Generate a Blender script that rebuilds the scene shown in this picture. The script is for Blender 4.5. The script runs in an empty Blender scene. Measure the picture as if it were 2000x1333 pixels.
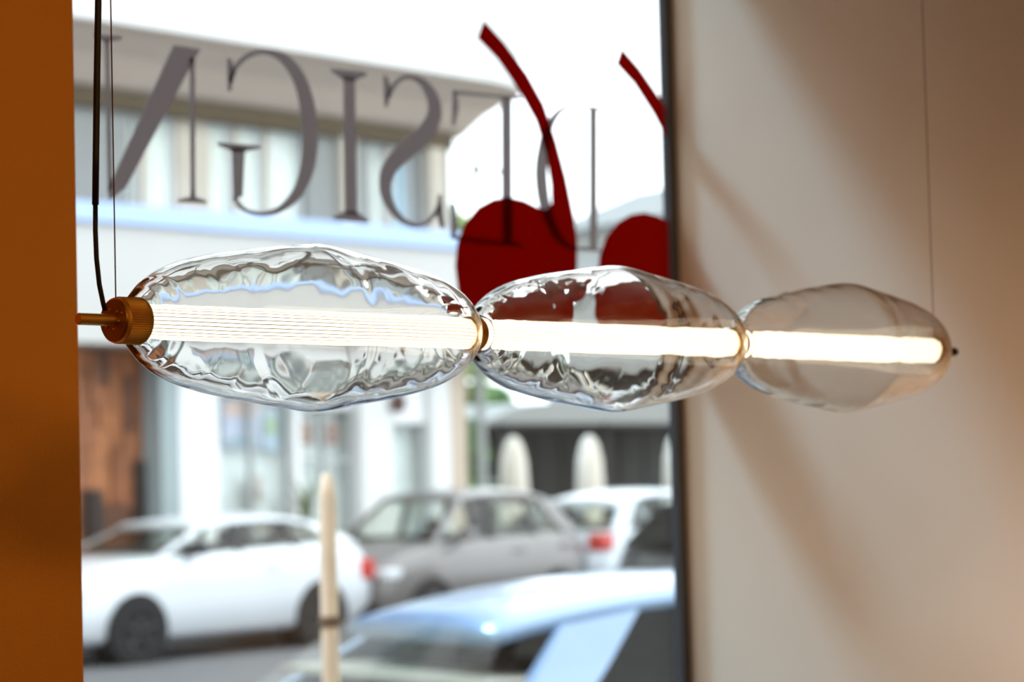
import bpy, bmesh, math, random
from mathutils import Vector, Matrix, noise
R = math.radians
rnd = random.Random(7)
sc = bpy.context.scene
COL = sc.collection

# ---------------------------------------------------------------- camera, world, light, exposure
EYE = Vector((0, 0, 1.9))
PITCH, ROLL, AZ, F = .0522, .0256, .7116, 4722.0
cf = Vector((math.cos(AZ)*math.cos(PITCH), math.sin(AZ)*math.cos(PITCH), math.sin(PITCH)))
cr0 = Vector((math.sin(AZ), -math.cos(AZ), 0)); cu0 = cr0.cross(cf)
cr = math.cos(ROLL)*cr0 - math.sin(ROLL)*cu0
cu = math.sin(ROLL)*cr0 + math.cos(ROLL)*cu0
cam = bpy.data.cameras.new('camera'); camo = bpy.data.objects.new('camera', cam); COL.objects.link(camo)
m3 = Matrix((cr, cu, -cf)).transposed()
camo.matrix_world = Matrix.Translation(EYE) @ m3.to_4x4()
cam.sensor_width = 36; cam.lens = F*36/2000; cam.clip_start = .05; cam.clip_end = 500
cam.dof.use_dof = True; cam.dof.focus_distance = 1.93; cam.dof.aperture_fstop = 6.9
cam.dof.aperture_blades = 9
sc.camera = camo

w = bpy.data.worlds.new('overcast_sky'); sc.world = w; w.use_nodes = True
nt = w.node_tree; nt.nodes.clear()
wo = nt.nodes.new('ShaderNodeOutputWorld'); wb = nt.nodes.new('ShaderNodeBackground')
wb.inputs['Color'].default_value = (.88, .95, 1, 1); wb.inputs['Strength'].default_value = 3.3
nt.links.new(wb.outputs[0], wo.inputs[0])

vs = sc.view_settings
sc.display_settings.display_device = 'sRGB'
vs.view_transform = 'Standard'; vs.look = 'None'; vs.gamma = 1; vs.exposure = 0; vs.use_curve_mapping = False
cy = sc.cycles
cy.max_bounces = 20; cy.transmission_bounces = 20; cy.transparent_max_bounces = 24
cy.diffuse_bounces = 4; cy.glossy_bounces = 8
cy.sample_clamp_indirect = 8; cy.use_denoising = True
cy.caustics_refractive = True; cy.caustics_reflective = False

def point_light(name, loc, power, col, r=.08):
    l = bpy.data.lights.new(name, 'POINT'); l.energy = power; l.color = col; l.shadow_soft_size = r
    o = bpy.data.objects.new(name, l); o.location = loc; COL.objects.link(o); return o
def spot_light(name, loc, to, power, col, ang, blend=.6, r=.05):
    l = bpy.data.lights.new(name, 'SPOT'); l.energy = power; l.color = col; l.shadow_soft_size = r
    l.spot_size = R(ang); l.spot_blend = blend
    o = bpy.data.objects.new(name, l); o.location = loc
    o.rotation_euler = (Vector(to)-Vector(loc)).to_track_quat('-Z', 'Y').to_euler(); COL.objects.link(o); return o
sun = bpy.data.lights.new('hazy_sun', 'SUN'); sun.energy = 3.6; sun.angle = R(9); sun.color = (.38, .68, 1)
suno = bpy.data.objects.new('hazy_sun', sun); COL.objects.link(suno)
suno.rotation_euler = Vector((.52, -1, -1.62)).to_track_quat('-Z', 'Y').to_euler()
XR_ = 3.23
WARM = (1, .53, .19)
point_light('ceiling_lamp', (.2, -.9, 2.95), 22, WARM, .15)
point_light('ceiling_lamp', (-1.6, -.6, 2.95), 20.5, WARM, .15)
point_light('ceiling_lamp', (1.9, -1.4, 2.95), 20.5, WARM, .15)
spot_light('wall_washer', (2.72, .92, 1.25), (XR_, 1.64, 1.70), 34, (1, .64, .36), 54, 1.0, .05)

# ---------------------------------------------------------------- helpers
def pix(x, y, ax, val):
    """the point of the plane (axis ax = val) seen at pixel x, y of the 2000x1333 photograph"""
    d = cf + (x-1000)/F*cr - (y-666.5)/F*cu
    return EYE + d*((val-EYE[ax])/d[ax])

def tag(o, label=None, cat=None, group=None, kind=None):
    if label: o['label'] = label
    if cat: o['category'] = cat
    if group: o['group'] = group
    if kind: o['kind'] = kind
    return o
def empty(name, loc, label=None, cat=None, group=None, rz=0, kind=None):
    o = bpy.data.objects.new(name, None); o.location = loc; o.rotation_euler = (0, 0, rz)
    o.empty_display_size = .1; COL.objects.link(o); return tag(o, label, cat, group, kind)
def link(name, bm, mat, parent=None, smooth=False, recalc=True):
    if recalc: bmesh.ops.recalc_face_normals(bm, faces=bm.faces[:])
    me = bpy.data.meshes.new(name); bm.to_mesh(me); bm.free()
    for m in (mat if isinstance(mat, (list, tuple)) else [mat]): me.materials.append(m)
    if smooth:
        for p in me.polygons: p.use_smooth = True
    o = bpy.data.objects.new(name, me); COL.objects.link(o)
    if parent: o.parent = parent
    return o
def nb(): return bmesh.new()
def box(bm, x0, x1, y0, y1, z0, z1, bev=0):
    r = bmesh.ops.create_cube(bm, size=1)
    vs_ = r['verts']
    for v in vs_:
        v.co = Vector(((x0+x1)/2+v.co.x*(x1-x0), (y0+y1)/2+v.co.y*(y1-y0), (z0+z1)/2+v.co.z*(z1-z0)))
    if bev:
        es = list({e for v in vs_ for e in v.link_edges})
        bmesh.ops.bevel(bm, geom=es, offset=bev, segments=2, affect='EDGES', profile=.5)
    return bm
def tube(bm, pts, r, n=10, cap=True):
    pts = [Vector(p) for p in pts]
    rs = r if isinstance(r, (list, tuple)) else [r]*len(pts)
    rings = []; prev = None
    for i, p in enumerate(pts):
        t = (pts[min(i+1, len(pts)-1)]-pts[max(i-1, 0)]).normalized()
        a = Vector((0, 0, 1)) if abs(t.z) < .9 else Vector((1, 0, 0))
        if prev is not None: a = prev
        u = (a-t*a.dot(t)).normalized(); v = t.cross(u); prev = u
        rings.append([bm.verts.new(p+rs[i]*(math.cos(2*math.pi*k/n)*u+math.sin(2*math.pi*k/n)*v)) for k in range(n)])
    for a, b in zip(rings, rings[1:]):
        for k in range(n): bm.faces.new((a[k], a[(k+1) % n], b[(k+1) % n], b[k]))
    if cap: bm.faces.new(rings[0][::-1]); bm.faces.new(rings[-1])
    return bm
def lathe(bm, prof, n=48, axis='x', close=False, off=(0, 0, 0), rfun=None):
    """prof: (t, r) along the axis"""
    off = Vector(off); rings = []
    for t, r in prof:
        ring = []
        for k in range(n):
            a = 2*math.pi*k/n; rr = r if rfun is None else rfun(t, r, a)
            c, s = rr*math.cos(a), rr*math.sin(a)
            p = (t, c, s) if axis == 'x' else ((c, t, s) if axis == 'y' else (c, s, t))
            ring.append(bm.verts.new(Vector(p)+off))
        rings.append(ring)
    pairs = list(zip(rings, rings[1:])) + ([(rings[-1], rings[0])] if close else [])
    for a, b in pairs:
        for k in range(n): bm.faces.new((a[k], a[(k+1) % n], b[(k+1) % n], b[k]))
    if not close:
        if prof[0][1] > 1e-5: bm.faces.new(rings[0][::-1])
        if prof[-1][1] > 1e-5: bm.faces.new(rings[-1])
    return bm
def prism_y(bm, pts, y0, y1):
    """polygon given as (x, z) points, extruded from y0 to y1"""
    a = [bm.verts.new((x, y0, z)) for x, z in pts]; b = [bm.verts.new((x, y1, z)) for x, z in pts]
    n = len(a); bm.faces.new(a); bm.faces.new(b[::-1])
    for i in range(n): bm.faces.new((a[i], b[i], b[(i+1) % n], a[(i+1) % n]))
    return bm

# ---------------------------------------------------------------- materials
def mat(name, col, rough=.6, metal=0, coat=0, var=0, scale=8, bump=0, spec=.5, bscale=None):
    m = bpy.data.materials.new(name); m.use_nodes = True
    n = m.node_tree.nodes; b = n['Principled BSDF']; L = m.node_tree.links
    b.inputs['Base Color'].default_value = (*col, 1); b.inputs['Roughness'].default_value = rough
    b.inputs['Metallic'].default_value = metal; b.inputs['Coat Weight'].default_value = coat
    b.inputs['Specular IOR Level'].default_value = spec
    if var or bump:
        tc = n.new('ShaderNodeTexCoord')
        if var:
            no = n.new('ShaderNodeTexNoise'); no.inputs['Scale'].default_value = scale; no.inputs['Detail'].default_value = 5
            L.new(tc.outputs['Object'], no.inputs['Vector'])
            ra = n.new('ShaderNodeMapRange'); ra.inputs['From Min'].default_value = .3; ra.inputs['From Max'].default_value = .7
            ra.inputs['To Min'].default_value = 1-var; ra.inputs['To Max'].default_value = 1+var*.4
            L.new(no.outputs[0], ra.inputs['Value'])
            mx = n.new('ShaderNodeMix'); mx.data_type = 'RGBA'; mx.blend_type = 'MULTIPLY'; mx.inputs[0].default_value = 1
            mx.inputs[6].default_value = (*col, 1); L.new(ra.outputs[0], mx.inputs[7]); L.new(mx.outputs[2], b.inputs['Base Color'])
        if bump:
            nb_ = n.new('ShaderNodeTexNoise'); nb_.inputs['Scale'].default_value = bscale or scale*6; nb_.inputs['Detail'].default_value = 4
            L.new(tc.outputs['Object'], nb_.inputs['Vector'])
            bu = n.new('ShaderNodeBump'); bu.inputs['Strength'].default_value = bump; bu.inputs['Distance'].default_value = .01
            L.new(nb_.outputs[0], bu.inputs['Height']); L.new(bu.outputs[0], b.inputs['Normal'])
    return m
def thin_glass(name, tint=(1, 1, 1), refl=1.0):
    """a flat pane: straight-through transmission plus a fresnel reflection"""
    m = bpy.data.materials.new(name); m.use_nodes = True
    n = m.node_tree.nodes; L = m.node_tree.links; n.clear()
    o = n.new('ShaderNodeOutputMaterial'); t = n.new('ShaderNodeBsdfTransparent'); g = n.new('ShaderNodeBsdfGlossy')
    t.inputs[0].default_value = (*tint, 1); g.inputs['Roughness'].default_value = .02
    f = n.new('ShaderNodeFresnel'); ge = n.new('ShaderNodeNewGeometry'); ir = n.new('ShaderNodeMapRange')
    ir.inputs['To Min'].default_value = 1.45; ir.inputs['To Max'].default_value = 1/1.45   # same reflection from both sides of the pane
    L.new(ge.outputs['Backfacing'], ir.inputs['Value']); L.new(ir.outputs[0], f.inputs['IOR'])
    mu = n.new('ShaderNodeMath'); mu.operation = 'MULTIPLY'; mu.inputs[1].default_value = refl
    x = n.new('ShaderNodeMixShader'); L.new(f.outputs[0], mu.inputs[0]); L.new(mu.outputs[0], x.inputs[0])
    L.new(t.outputs[0], x.inputs[1]); L.new(g.outputs[0], x.inputs[2]); L.new(x.outputs[0], o.inputs[0]); return m
def film(name, tint, trans, dif):
    """adhesive film: a little light straight through, a little scattered through, a little thrown back"""
    m = bpy.data.materials.new(name); m.use_nodes = True
    n = m.node_tree.nodes; L = m.node_tree.links; n.clear()
    o = n.new('ShaderNodeOutputMaterial')
    t = n.new('ShaderNodeBsdfTransparent'); t.inputs[0].default_value = (*tint, 1)
    s = n.new('ShaderNodeBsdfTranslucent'); s.inputs[0].default_value = (*trans, 1)
    d = n.new('ShaderNodeBsdfDiffuse'); d.inputs[0].default_value = (*dif, 1)
    a = n.new('ShaderNodeAddShader'); b = n.new('ShaderNodeAddShader')
    L.new(t.outputs[0], a.inputs[0]); L.new(s.outputs[0], a.inputs[1]); L.new(a.outputs[0], b.inputs[0]); L.new(d.outputs[0], b.inputs[1])
    L.new(b.outputs[0], o.inputs[0]); return m

M = {}
M['wall'] = mat('white_wall_paint', (.76, .64, .50), .75, var=.04, scale=3, bump=.08, bscale=220)
M['orange'] = mat('ochre_wall_paint', (.95, .38, .036), .8, var=.05, scale=4, bump=.1, bscale=260)
M['floor'] = mat('walnut_floor', (.13, .075, .04), .5, var=.25, scale=4)
M['ceil'] = mat('ceiling_paint', (.40, .33, .26), .8, var=.03); M['inner'] = mat('brown_wall_panelling', (.30, .19, .10), .7, var=.15, scale=3)
M['frame'] = mat('dark_window_frame', (.05, .05, .055), .45, var=.1)
M['brass'] = mat('brushed_brass', (.92, .56, .13), .5, metal=1, var=.12, scale=40)
M['brass_d'] = mat('dark_brass', (.36, .20, .06), .42, metal=1, var=.15, scale=60)
M['cord'] = mat('black_cable_rubber', (.006, .005, .005), .5, var=.1)
M['wire'] = mat('steel_wire', (.28, .14, .09), .4, metal=.6, var=.1)
M['black'] = mat('black_metal', (.012, .011, .01), .45, var=.1)

def glass_mat():
    m = bpy.data.materials.new('blown_glass'); m.use_nodes = True
    n = m.node_tree.nodes; L = m.node_tree.links; n.clear()
    o = n.new('ShaderNodeOutputMaterial'); g = n.new('ShaderNodeBsdfGlass')
    g.inputs['IOR'].default_value = 1.5; g.inputs['Roughness'].default_value = 0; g.inputs['Color'].default_value = (.985, .98, .97, 1)
    L.new(g.outputs[0], o.inputs[0]); return m
M['glass'] = glass_mat()
def emit(name, col, s):
    m = bpy.data.materials.new(name); m.use_nodes = True
    n = m.node_tree.nodes; L = m.node_tree.links; n.clear()
    o = n.new('ShaderNodeOutputMaterial'); e = n.new('ShaderNodeEmission')
    e.inputs[0].default_value = (*col, 1); e.inputs[1].default_value = s; L.new(e.outputs[0], o.inputs[0]); return m
M['tube'] = emit('glowing_tube', (1, .84, .60), 2.7)
M['groove'] = mat('tube_groove', (.34, .18, .05), .6)
M['letter'] = film('grey_lettering_film', (.09, .09, .09), (.21, .195, .195), (.24, .22, .215))
M['red'] = film('red_film', (.06, .003, .0), (.29, .009, .0), (.06, .004, .001))
M['pane'] = thin_glass('shop_window_glass', (.97, .985, .98), .6)

# ---------------------------------------------------------------- the room
YW = 2.41; XR = pix(1325, 600, 1, YW+.052).x; ZF = .30; ZC = 3.6; ZH = 2.98
def struct(name, bm, m, parent=None, label=None):
    o = link(name, bm, m, parent); 
    if not parent: o['kind'] = 'structure'
    if label: o['label'] = label
    return o
struct('floor', box(nb(), -4.2, XR+.2, -4.2, YW-.24, ZF-.2, ZF), M['floor'], label='dark walnut floor of the showroom')
struct('ceiling', box(nb(), -4.2, XR+.2, -4.2, YW-.24, ZC, ZC+.25), M['ceil'], label='greige ceiling of the showroom')
struct('wall_right', box(nb(), XR, XR+.3, -4.2, YW+.06, ZF, ZC), M['wall'], label='plain white side wall lit by daylight and warm lamplight')
struct('wall_back', box(nb(), -4.2, XR+.2, -4.4, -4.2, ZF, ZC), M['inner'], label='brown panelled wall behind the showroom')
struct('wall_far', box(nb(), -4.4, -4.2, -4.4, YW-.24, ZF, ZC), M['inner'], label='brown panelled wall at the other end of the showroom')
fw = nb()
WX0 = 1.80
box(fw, -4.2, XR+.3, YW-.24, YW+.06, ZH, 11); box(fw, -4.2, 1.3, YW-.24, YW+.06, 0, ZH); box(fw, 1.3, WX0, YW, YW+.06, 0, ZH); box(fw, WX0, XR+.3, YW-.24, YW+.06, 0, .62)
box(fw, XR+.3, 9, YW-.24, YW+.06, 0, 11); box(fw, -14, -4.2, YW-.24, YW+.06, 0, 11)
M['outwall'] = mat('cream_render', (.72, .66, .54), .85, var=.1, scale=2)
struct('wall_front', fw, M['outwall'], label='rendered street front around the shop window')
xp = pix(156, 666, 1, 1.80).x
struct('wall_left', box(nb(), -1.4, xp, 1.80, YW-.24, ZF, ZC, .004), M['orange'], label='ochre orange partition wall beside the lamp')
win = empty('window_1', (2.2, YW, .62), kind='structure')
win['label'] = 'large shop window facing the street'
inv = win.location
def rel(o): o.location = -inv; return o
g = nb(); box(g, WX0, XR, YW+.055, YW+.061, .64, ZH-.02); rel(link('glass_pane', g, M['pane'], win))
xf0 = pix(1311, 600, 1, YW+.05).x
rel(link('frame', box(nb(), xf0, XR, YW+.046, YW+.062, .62, ZH, .002), M['frame'], win))
rel(link('frame', box(nb(), WX0, WX0+.05, YW+.02, YW+.06, .62, ZH, .003), M['frame'], win))
rel(link('frame', box(nb(), WX0+.05, xf0, YW+.02, YW+.062, .62, .67, .003), M['frame'], win))
rel(link('frame', box(nb(), WX0+.05, xf0, YW+.02, YW+.062, ZH-.05, ZH, .003), M['frame'], win))

# lettering on the pane: read from the street it says DESIGN
YL = YW+.0525
def wpt(x, y): p = pix(x, y, 1, YL); return (p.x, p.z)
def stroke(bm, pts, th=.0006):
    """pts: (x, y, half width) in window-plane picture units, drawn as a smooth ribbon"""
    P = []
    for i in range(len(pts)-1):
        p0, p1, p2, p3 = pts[max(i-1, 0)], pts[i], pts[i+1], pts[min(i+2, len(pts)-1)]
        for k in range(6):
            t = k/6
            P.append([.5*(2*b+(c-a)*t+(2*a-5*b+4*c-d)*t*t+(3*b-a-3*c+d)*t**3) for a, b, c, d in zip(p0, p1, p2, p3)])
    P.append(list(pts[-1]))
    l, r = [], []
    for i, (x, y, h) in enumerate(P):
        a, b = P[max(i-1, 0)], P[min(i+1, len(P)-1)]
        dx, dy = b[0]-a[0], b[1]-a[1]; n = math.hypot(dx, dy) or 1
        l.append((x-dy/n*h, y+dx/n*h)); r.append((x+dy/n*h, y-dx/n*h))
    va = [[bm.verts.new((*wpt(*q), 0)) for q in s] for s in (l, r)]
    for s in va:
        for v in s: v.co = Vector((v.co.x, YL, v.co.y))
    vb = [[bm.verts.new(v.co+Vector((0, -th, 0))) for v in s] for s in va]
    n = len(l)
    for i in range(n-1):
        bm.faces.new((va[0][i], va[0][i+1], va[1][i+1], va[1][i])); bm.faces.new((vb[0][i], vb[1][i], vb[1][i+1], vb[0][i+1]))
        bm.faces.new((va[0][i], vb[0][i], vb[0][i+1], va[0][i+1])); bm.faces.new((va[1][i], va[1][i+1], vb[1][i+1], vb[1][i]))
    for i in (0, n-1): bm.faces.new((va[0][i], va[1][i], vb[1][i], vb[0][i]))
def ppoly(bm, pts, th=.0006): prism_y(bm, [wpt(*p) for p in pts], YL-th, YL)
lettering = empty('window_lettering', (2.6, YL, 2.37), 'large grey serif letters on the shop window reading DESIGN from the street', 'lettering')
def letter(build):
    bm = nb(); build(bm); o = link('letter', bm, M['letter'], lettering, recalc=True); o.location = -lettering.location
def L_N(b):
    ppoly(b, [(338, 88), (392, 96), (382, 112), (246, 366), (214, 392), (209, 372)])
    ppoly(b, [(370, 113), (380, 114), (381, 385), (372, 385)])
    ppoly(b, [(347, 390), (372, 384), (376, 366), (381, 384), (404, 393), (404, 398), (347, 395)])
    ppoly(b, [(204, 78), (213, 79), (219, 366), (210, 372)]); ppoly(b, [(182, 66), (238, 71), (238, 77), (213, 82), (204, 82), (182, 72)])
def L_G(b):
    stroke(b, [(449, 160, 4), (462, 128, 5), (488, 107, 5), (520, 101, 6), (556, 116, 10), (585, 156, 13), (601, 215, 15), (605, 275, 15.5), (599, 330, 14), (580, 377, 11), (548, 408, 7), (512, 418, 4.5), (478, 410, 4), (456, 386, 5)])
    ppoly(b, [(443, 112), (452, 116), (458, 140), (451, 178), (444, 178)])
    ppoly(b, [(452, 288), (478, 290), (474, 384), (455, 390)]); ppoly(b, [(424, 278), (510, 285), (510, 290), (478, 297), (452, 296), (424, 284)])
def L_I(b):
    ppoly(b, [(670, 150), (693, 152), (697, 420), (674, 418)])
    ppoly(b, [(646, 134), (716, 141), (716, 147), (693, 158), (670, 156), (646, 140)]); ppoly(b, [(650, 424), (674, 412), (697, 414), (720, 430), (720, 436), (650, 430)])
def L_S(b):
    stroke(b, [(758, 192, 4), (772, 163, 4.5), (797, 150, 5), (826, 162, 8), (846, 195, 12), (846, 232, 15), (823, 268, 18), (788, 298, 18), (760, 330, 15), (752, 366, 12), (762, 402, 9), (783, 428, 6), (812, 441, 4.5), (840, 430, 4), (858, 402, 4)])
    ppoly(b, [(748, 146), (757, 150), (764, 172), (757, 208), (750, 208)]); ppoly(b, [(855, 380), (862, 381), (868, 446), (859, 446), (851, 416)])
def L_E(b):
    ppoly(b, [(979, 190), (999, 192), (1000, 478), (980, 476)])
    ppoly(b, [(884, 176), (1018, 190), (1018, 196), (884, 184)]); ppoly(b, [(884, 178), (892, 184), (896, 210), (888, 246), (882, 246)])
    ppoly(b, [(930, 328), (980, 333), (980, 339), (930, 335)]); ppoly(b, [(924, 300), (931, 300), (931, 366), (924, 366)])
    ppoly(b, [(884, 460), (1018, 474), (1018, 481), (884, 468)]); ppoly(b, [(882, 398), (889, 398), (894, 440), (888, 466), (880, 466)])
def L_D(b):
    ppoly(b, [(1151, 212), (1166, 214), (1166, 488), (1151, 486)]); ppoly(b, [(1140, 206), (1180, 210), (1180, 216), (1140, 212)]); ppoly(b, [(1136, 484), (1180, 489), (1180, 494), (1136, 489)])
    stroke(b, [(1150, 210, 3), (1120, 207, 3.5), (1092, 218, 5), (1070, 252, 9), (1059, 305, 11.5), (1057, 352, 12), (1066, 410, 11), (1088, 462, 7), (1118, 484, 4), (1150, 486, 3)])
for f_ in (L_D, L_E, L_S, L_I, L_G, L_N): letter(f_)

# two red cherry-shaped stickers
BERRY = [(1127, 470), (1127, 520), (1120, 572), (1098, 622), (1060, 655), (1008, 668), (955, 655), (915, 618), (895, 570), (889, 520), (893, 476), (908, 436), (934, 405), (964, 389), (994, 385), (1024, 392), (1050, 405), (1066, 410), (1080, 440)]
STALK = [(945, 40), (985, 84), (1030, 146), (1062, 204), (1086, 276), (1105, 346), (1120, 420), (1127, 470), (1080, 440), (1066, 410), (1077, 398), (1076, 360), (1066, 300), (1046, 236), (1014, 178), (972, 116), (932, 74)]
def wp(x, y): return pix(x, y, 1, YW+.051)
dx = wp(1214, 93).x-wp(945, 40).x; dz = wp(1214, 93).z-wp(945, 40).z
def sticker(sx, sz, xmax, label):
    e = empty('window_sticker', (wp(1010, 668).x+sx, YW+.051, wp(1010, 668).z+sz), label, 'sticker', 'red cherry stickers on the shop window')
    for nm, poly in (('stalk', STALK), ('berry', BERRY)):
        bm = nb(); prism_y(bm, [(p.x+sx, p.z+sz) for p in (wp(*q) for q in poly)], YW+.0504, YW+.0511)
        bm.normal_update(); bmesh.ops.triangulate(bm, faces=bm.faces[:])
        if xmax:
            r = bmesh.ops.bisect_plane(bm, geom=bm.verts[:]+bm.edges[:]+bm.faces[:], plane_co=(xmax, 0, 0), plane_no=(1, 0, 0), clear_outer=True)
        o = link(nm, bm, M['red'], e); o.location = -e.location
sticker(0, 0, 0, 'whole red cherry sticker with curved stalk, behind the middle glass shade')
sticker(dx, dz, xf0-.001, 'red cherry sticker cut off by the window frame beside the white wall')

# ---------------------------------------------------------------- the pendant lamp
LX, LY, LZ, LS = 1.2033, 1.4285, EYE.z+.1196, .40
lamp = empty('pendant_lamp', (LX, LY, LZ), 'long horizontal pendant lamp of three clear blown glass shades along a glowing tube', 'lamp')
def shade_mesh(seed, er=0):
    right = [(.009, .0158), (.0105, .0190), (.014, .0235), (.021, .030), (.031, .0372), (.045, .0440), (.063, .0500), (.09, .0555), (.12, .0602), (.15, .0639), (.175, .0673), (.19, .0692)]
    left = [(.0215, .0162), (.0228, .0195), (.026, .0245), (.032, .0300), (.040, .0368), (.051, .0432), (.067, .0494), (.092, .0552), (.121, .0601), (.15, .0639), (.175, .0673), (.19, .0692), (.2, .0702)]
    full = [(t-.012*(1-t/.2), r) for t, r in left]+[(LS-t-er*(1-t/.2), r) for t, r in right[::-1]]
    T0, T1 = full[0][0], full[-1][0]
    def rad(t):
        for (a, ra), (b, rb) in zip(full, full[1:]):
            if a <= t <= b: return ra+(rb-ra)*(t-a)/(b-a)
        return full[-1][1]
    ts = []
    for i, (a, b) in enumerate(zip(full, full[1:])):
        k = max(2, int((b[0]-a[0])/.0022)) 
        ts += [a[0]+(b[0]-a[0])*j/k for j in range(k)]
    ts.append(T1)
    # smooth the polyline
    rr = [rad(t) for t in ts]
    for _ in range(9):
        rr = [rr[0]]+[(rr[i-1]+2*rr[i]+rr[i+1])/4 if 8 < i < len(rr)-9 else rr[i] for i in range(1, len(rr)-1)]+[rr[-1]]
    n = 160; bm = nb()
    def wob(t, a, s, amp):
        p = Vector((t*9, math.cos(a)*.9, math.sin(a)*.9))+Vector((s, seed*3.1, 0))
        q = Vector((t*30, math.cos(a)*2.2, math.sin(a)*2.2))+Vector((0, s, seed*1.7))
        e = min(1, min(t-T0, T1-t)/.02)
        return amp*e*(noise.noise(p)*1.0+.35*noise.noise(q))
    def surf(inner):
        rings = []
        for t, r in zip(ts, rr):
            ring = []
            for k in range(n):
                a = 2*math.pi*k/n
                if inner:
                    x = r-.0036+wob(t, a, 5.3, .00024)
                    # long folds where the glass was drawn and turned
                    e = min(1, min(t-T0, T1-t)/.03)
                    x += e*.00011*noise.noise(Vector((t*46+.5*math.sin(a+seed), .8*math.cos(a), .8*math.sin(a)+seed*7)))
                else: x = r+wob(t, a, .7, .0002)
                x = max(x, .0151 if inner else .0158)
                ring.append(bm.verts.new((t, x*math.cos(a), x*math.sin(a))))
            rings.append(ring)
        return rings
    o_, i_ = surf(False), surf(True)
    for A in (o_, i_):
        for a, b in zip(A, A[1:]):
            for k in range(n): bm.faces.new((a[k], a[(k+1) % n], b[(k+1) % n], b[k]))
    for a, b in ((o_[0], i_[0]), (o_[-1], i_[-1])):
        for k in range(n): bm.faces.new((a[k], a[(k+1) % n], b[(k+1) % n], b[k]))
    return bm
for k in range(3):
    s = link('glass_shade', shade_mesh(k+1, .007 if k == 2 else 0), M['glass'], lamp, smooth=True); s.location = (k*LS+.0005, 0, 0)
# fluted glowing tube, one length per shade
def tube_mesh(x0, x1):
    bm = nb(); n = 28; prof = []
    for k in range(n):
        a = 2*math.pi*(k+.5)/n; d = 2*math.pi/n
        for f, r in ((-.45, .0126), (-.41, .0137), (0, .0139), (.41, .0137), (.45, .0126)): prof.append((a+f*d, r))
    rings = [[bm.verts.new((x, r*math.cos(a), r*math.sin(a))) for a, r in prof] for x in (x0, x1)]
    N = len(prof)
    for k in range(N):
        f_ = bm.faces.new((rings[0][k], rings[0][(k+1) % N], rings[1][(k+1) % N], rings[1][k]))
        if k % 5 in (0, 3, 4): f_.material_index = 1
    bm.faces.new(rings[0][::-1]); bm.faces.new(rings[1]); return bm
for k in range(3):
    link('light_tube', tube_mesh(k*LS+(.0155 if k == 0 else .012), (k+1)*LS-(.024 if k == 2 else .012)), [M['tube'], M['groove']], lamp)['label'] = 'glowing fluted tube'
def ribbed(bm, x0, x1, r, n=64, depth=.0006):
    N = n*4
    rf = lambda t, rr, a: rr+depth*(.5+.5*math.cos(a*n)) if abs(rr-r) < 1e-6 else rr
    lathe(bm, [(x0, r-.0016), (x0+.0008, r-.0003), (x0+.0030, r-.0003), (x0+.0032, r), (x1-.001, r), (x1, r-.0016)], N, rfun=rf); return bm
cap = link('end_cap', ribbed(nb(), -.0095, .0160, .0176), M['brass'], lamp); cap['label'] = 'ribbed brass end cap with face screws'
face = link('cap_face', lathe(nb(), [(-.0106, .0), (-.0106, .0155), (-.0092, .0163)], 48), M['brass_d'], cap)
rod = link('rod', lathe(nb(), [(-.0445, .0036), (-.0437, .0046), (-.0106, .0046)], 28), M['brass'], lamp)
rod['label'] = 'brass rod sticking out of the end cap'
for a, r in ((112, .0092), (52, .0080), (24, .0120), (-9, .0068), (-145, .0088), (-84, .0070)):
    # screws sit on the face, angles seen from the street end
    y, z = -r*math.cos(R(a)), r*math.sin(R(a))
    link('screw', lathe(nb(), [(-.0119, .0004), (-.0115, .0009), (-.0104, .0010)], 12, off=(0, y, z)), M['brass'], cap)
for k in (1, 2):
    c = link('collar', ribbed(nb(), k*LS-.010, k*LS+.006, .0149, 56), M['brass'], lamp); c['label'] = 'ribbed brass collar between two shades'
c = link('end_cap', ribbed(nb(), 3*LS-.024, 3*LS-.001, .0146, 56), M['brass'], lamp); c['label'] = 'ribbed brass cap at the far end'
c = link('end_knob', lathe(nb(), [(3*LS-.001, .0045), (3*LS+.030, .0050), (3*LS+.0335, .0042), (3*LS+.034, .001)], 20), M['black'], lamp); c['label'] = 'short black rod end'
# cable and suspension wires, hung from the ceiling
yc = LY-.004
pts = [(205, 607), (201, 590), (194, 556), (188.5, 505), (186.3, 450), (186.3, 400), (187.5, 300), (189.5, 150), (192, 0)]
cpts = []
for x, y in pts:
    p = pix(x, y, 1, yc); cpts.append(p-lamp.location)
x_top = cpts[-1].x
cb = nb(); tube(cb, cpts[:6], .0019, 10); co = link('power_cord', cb, M['cord'], lamp, smooth=True); co['label'] = 'black power cord'
cb = nb(); tube(cb, cpts[5:]+[Vector((x_top+.003, cpts[-1].y, ZC-LZ))], .0026, 10); s_ = link('cord_sleeve', cb, M['cord'], co, smooth=True)
wl = pix(226, 577, 1, LY).x-LX; wr = pix(1822, 600, 1, LY).x-LX
for xx in (wl, wr):
    cb = nb(); tube(cb, [(xx, 0, .0172), (xx, 0, ZC-LZ)], .00055, 8); link('suspension_wire', cb, M['wire'], lamp, smooth=True)

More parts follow.
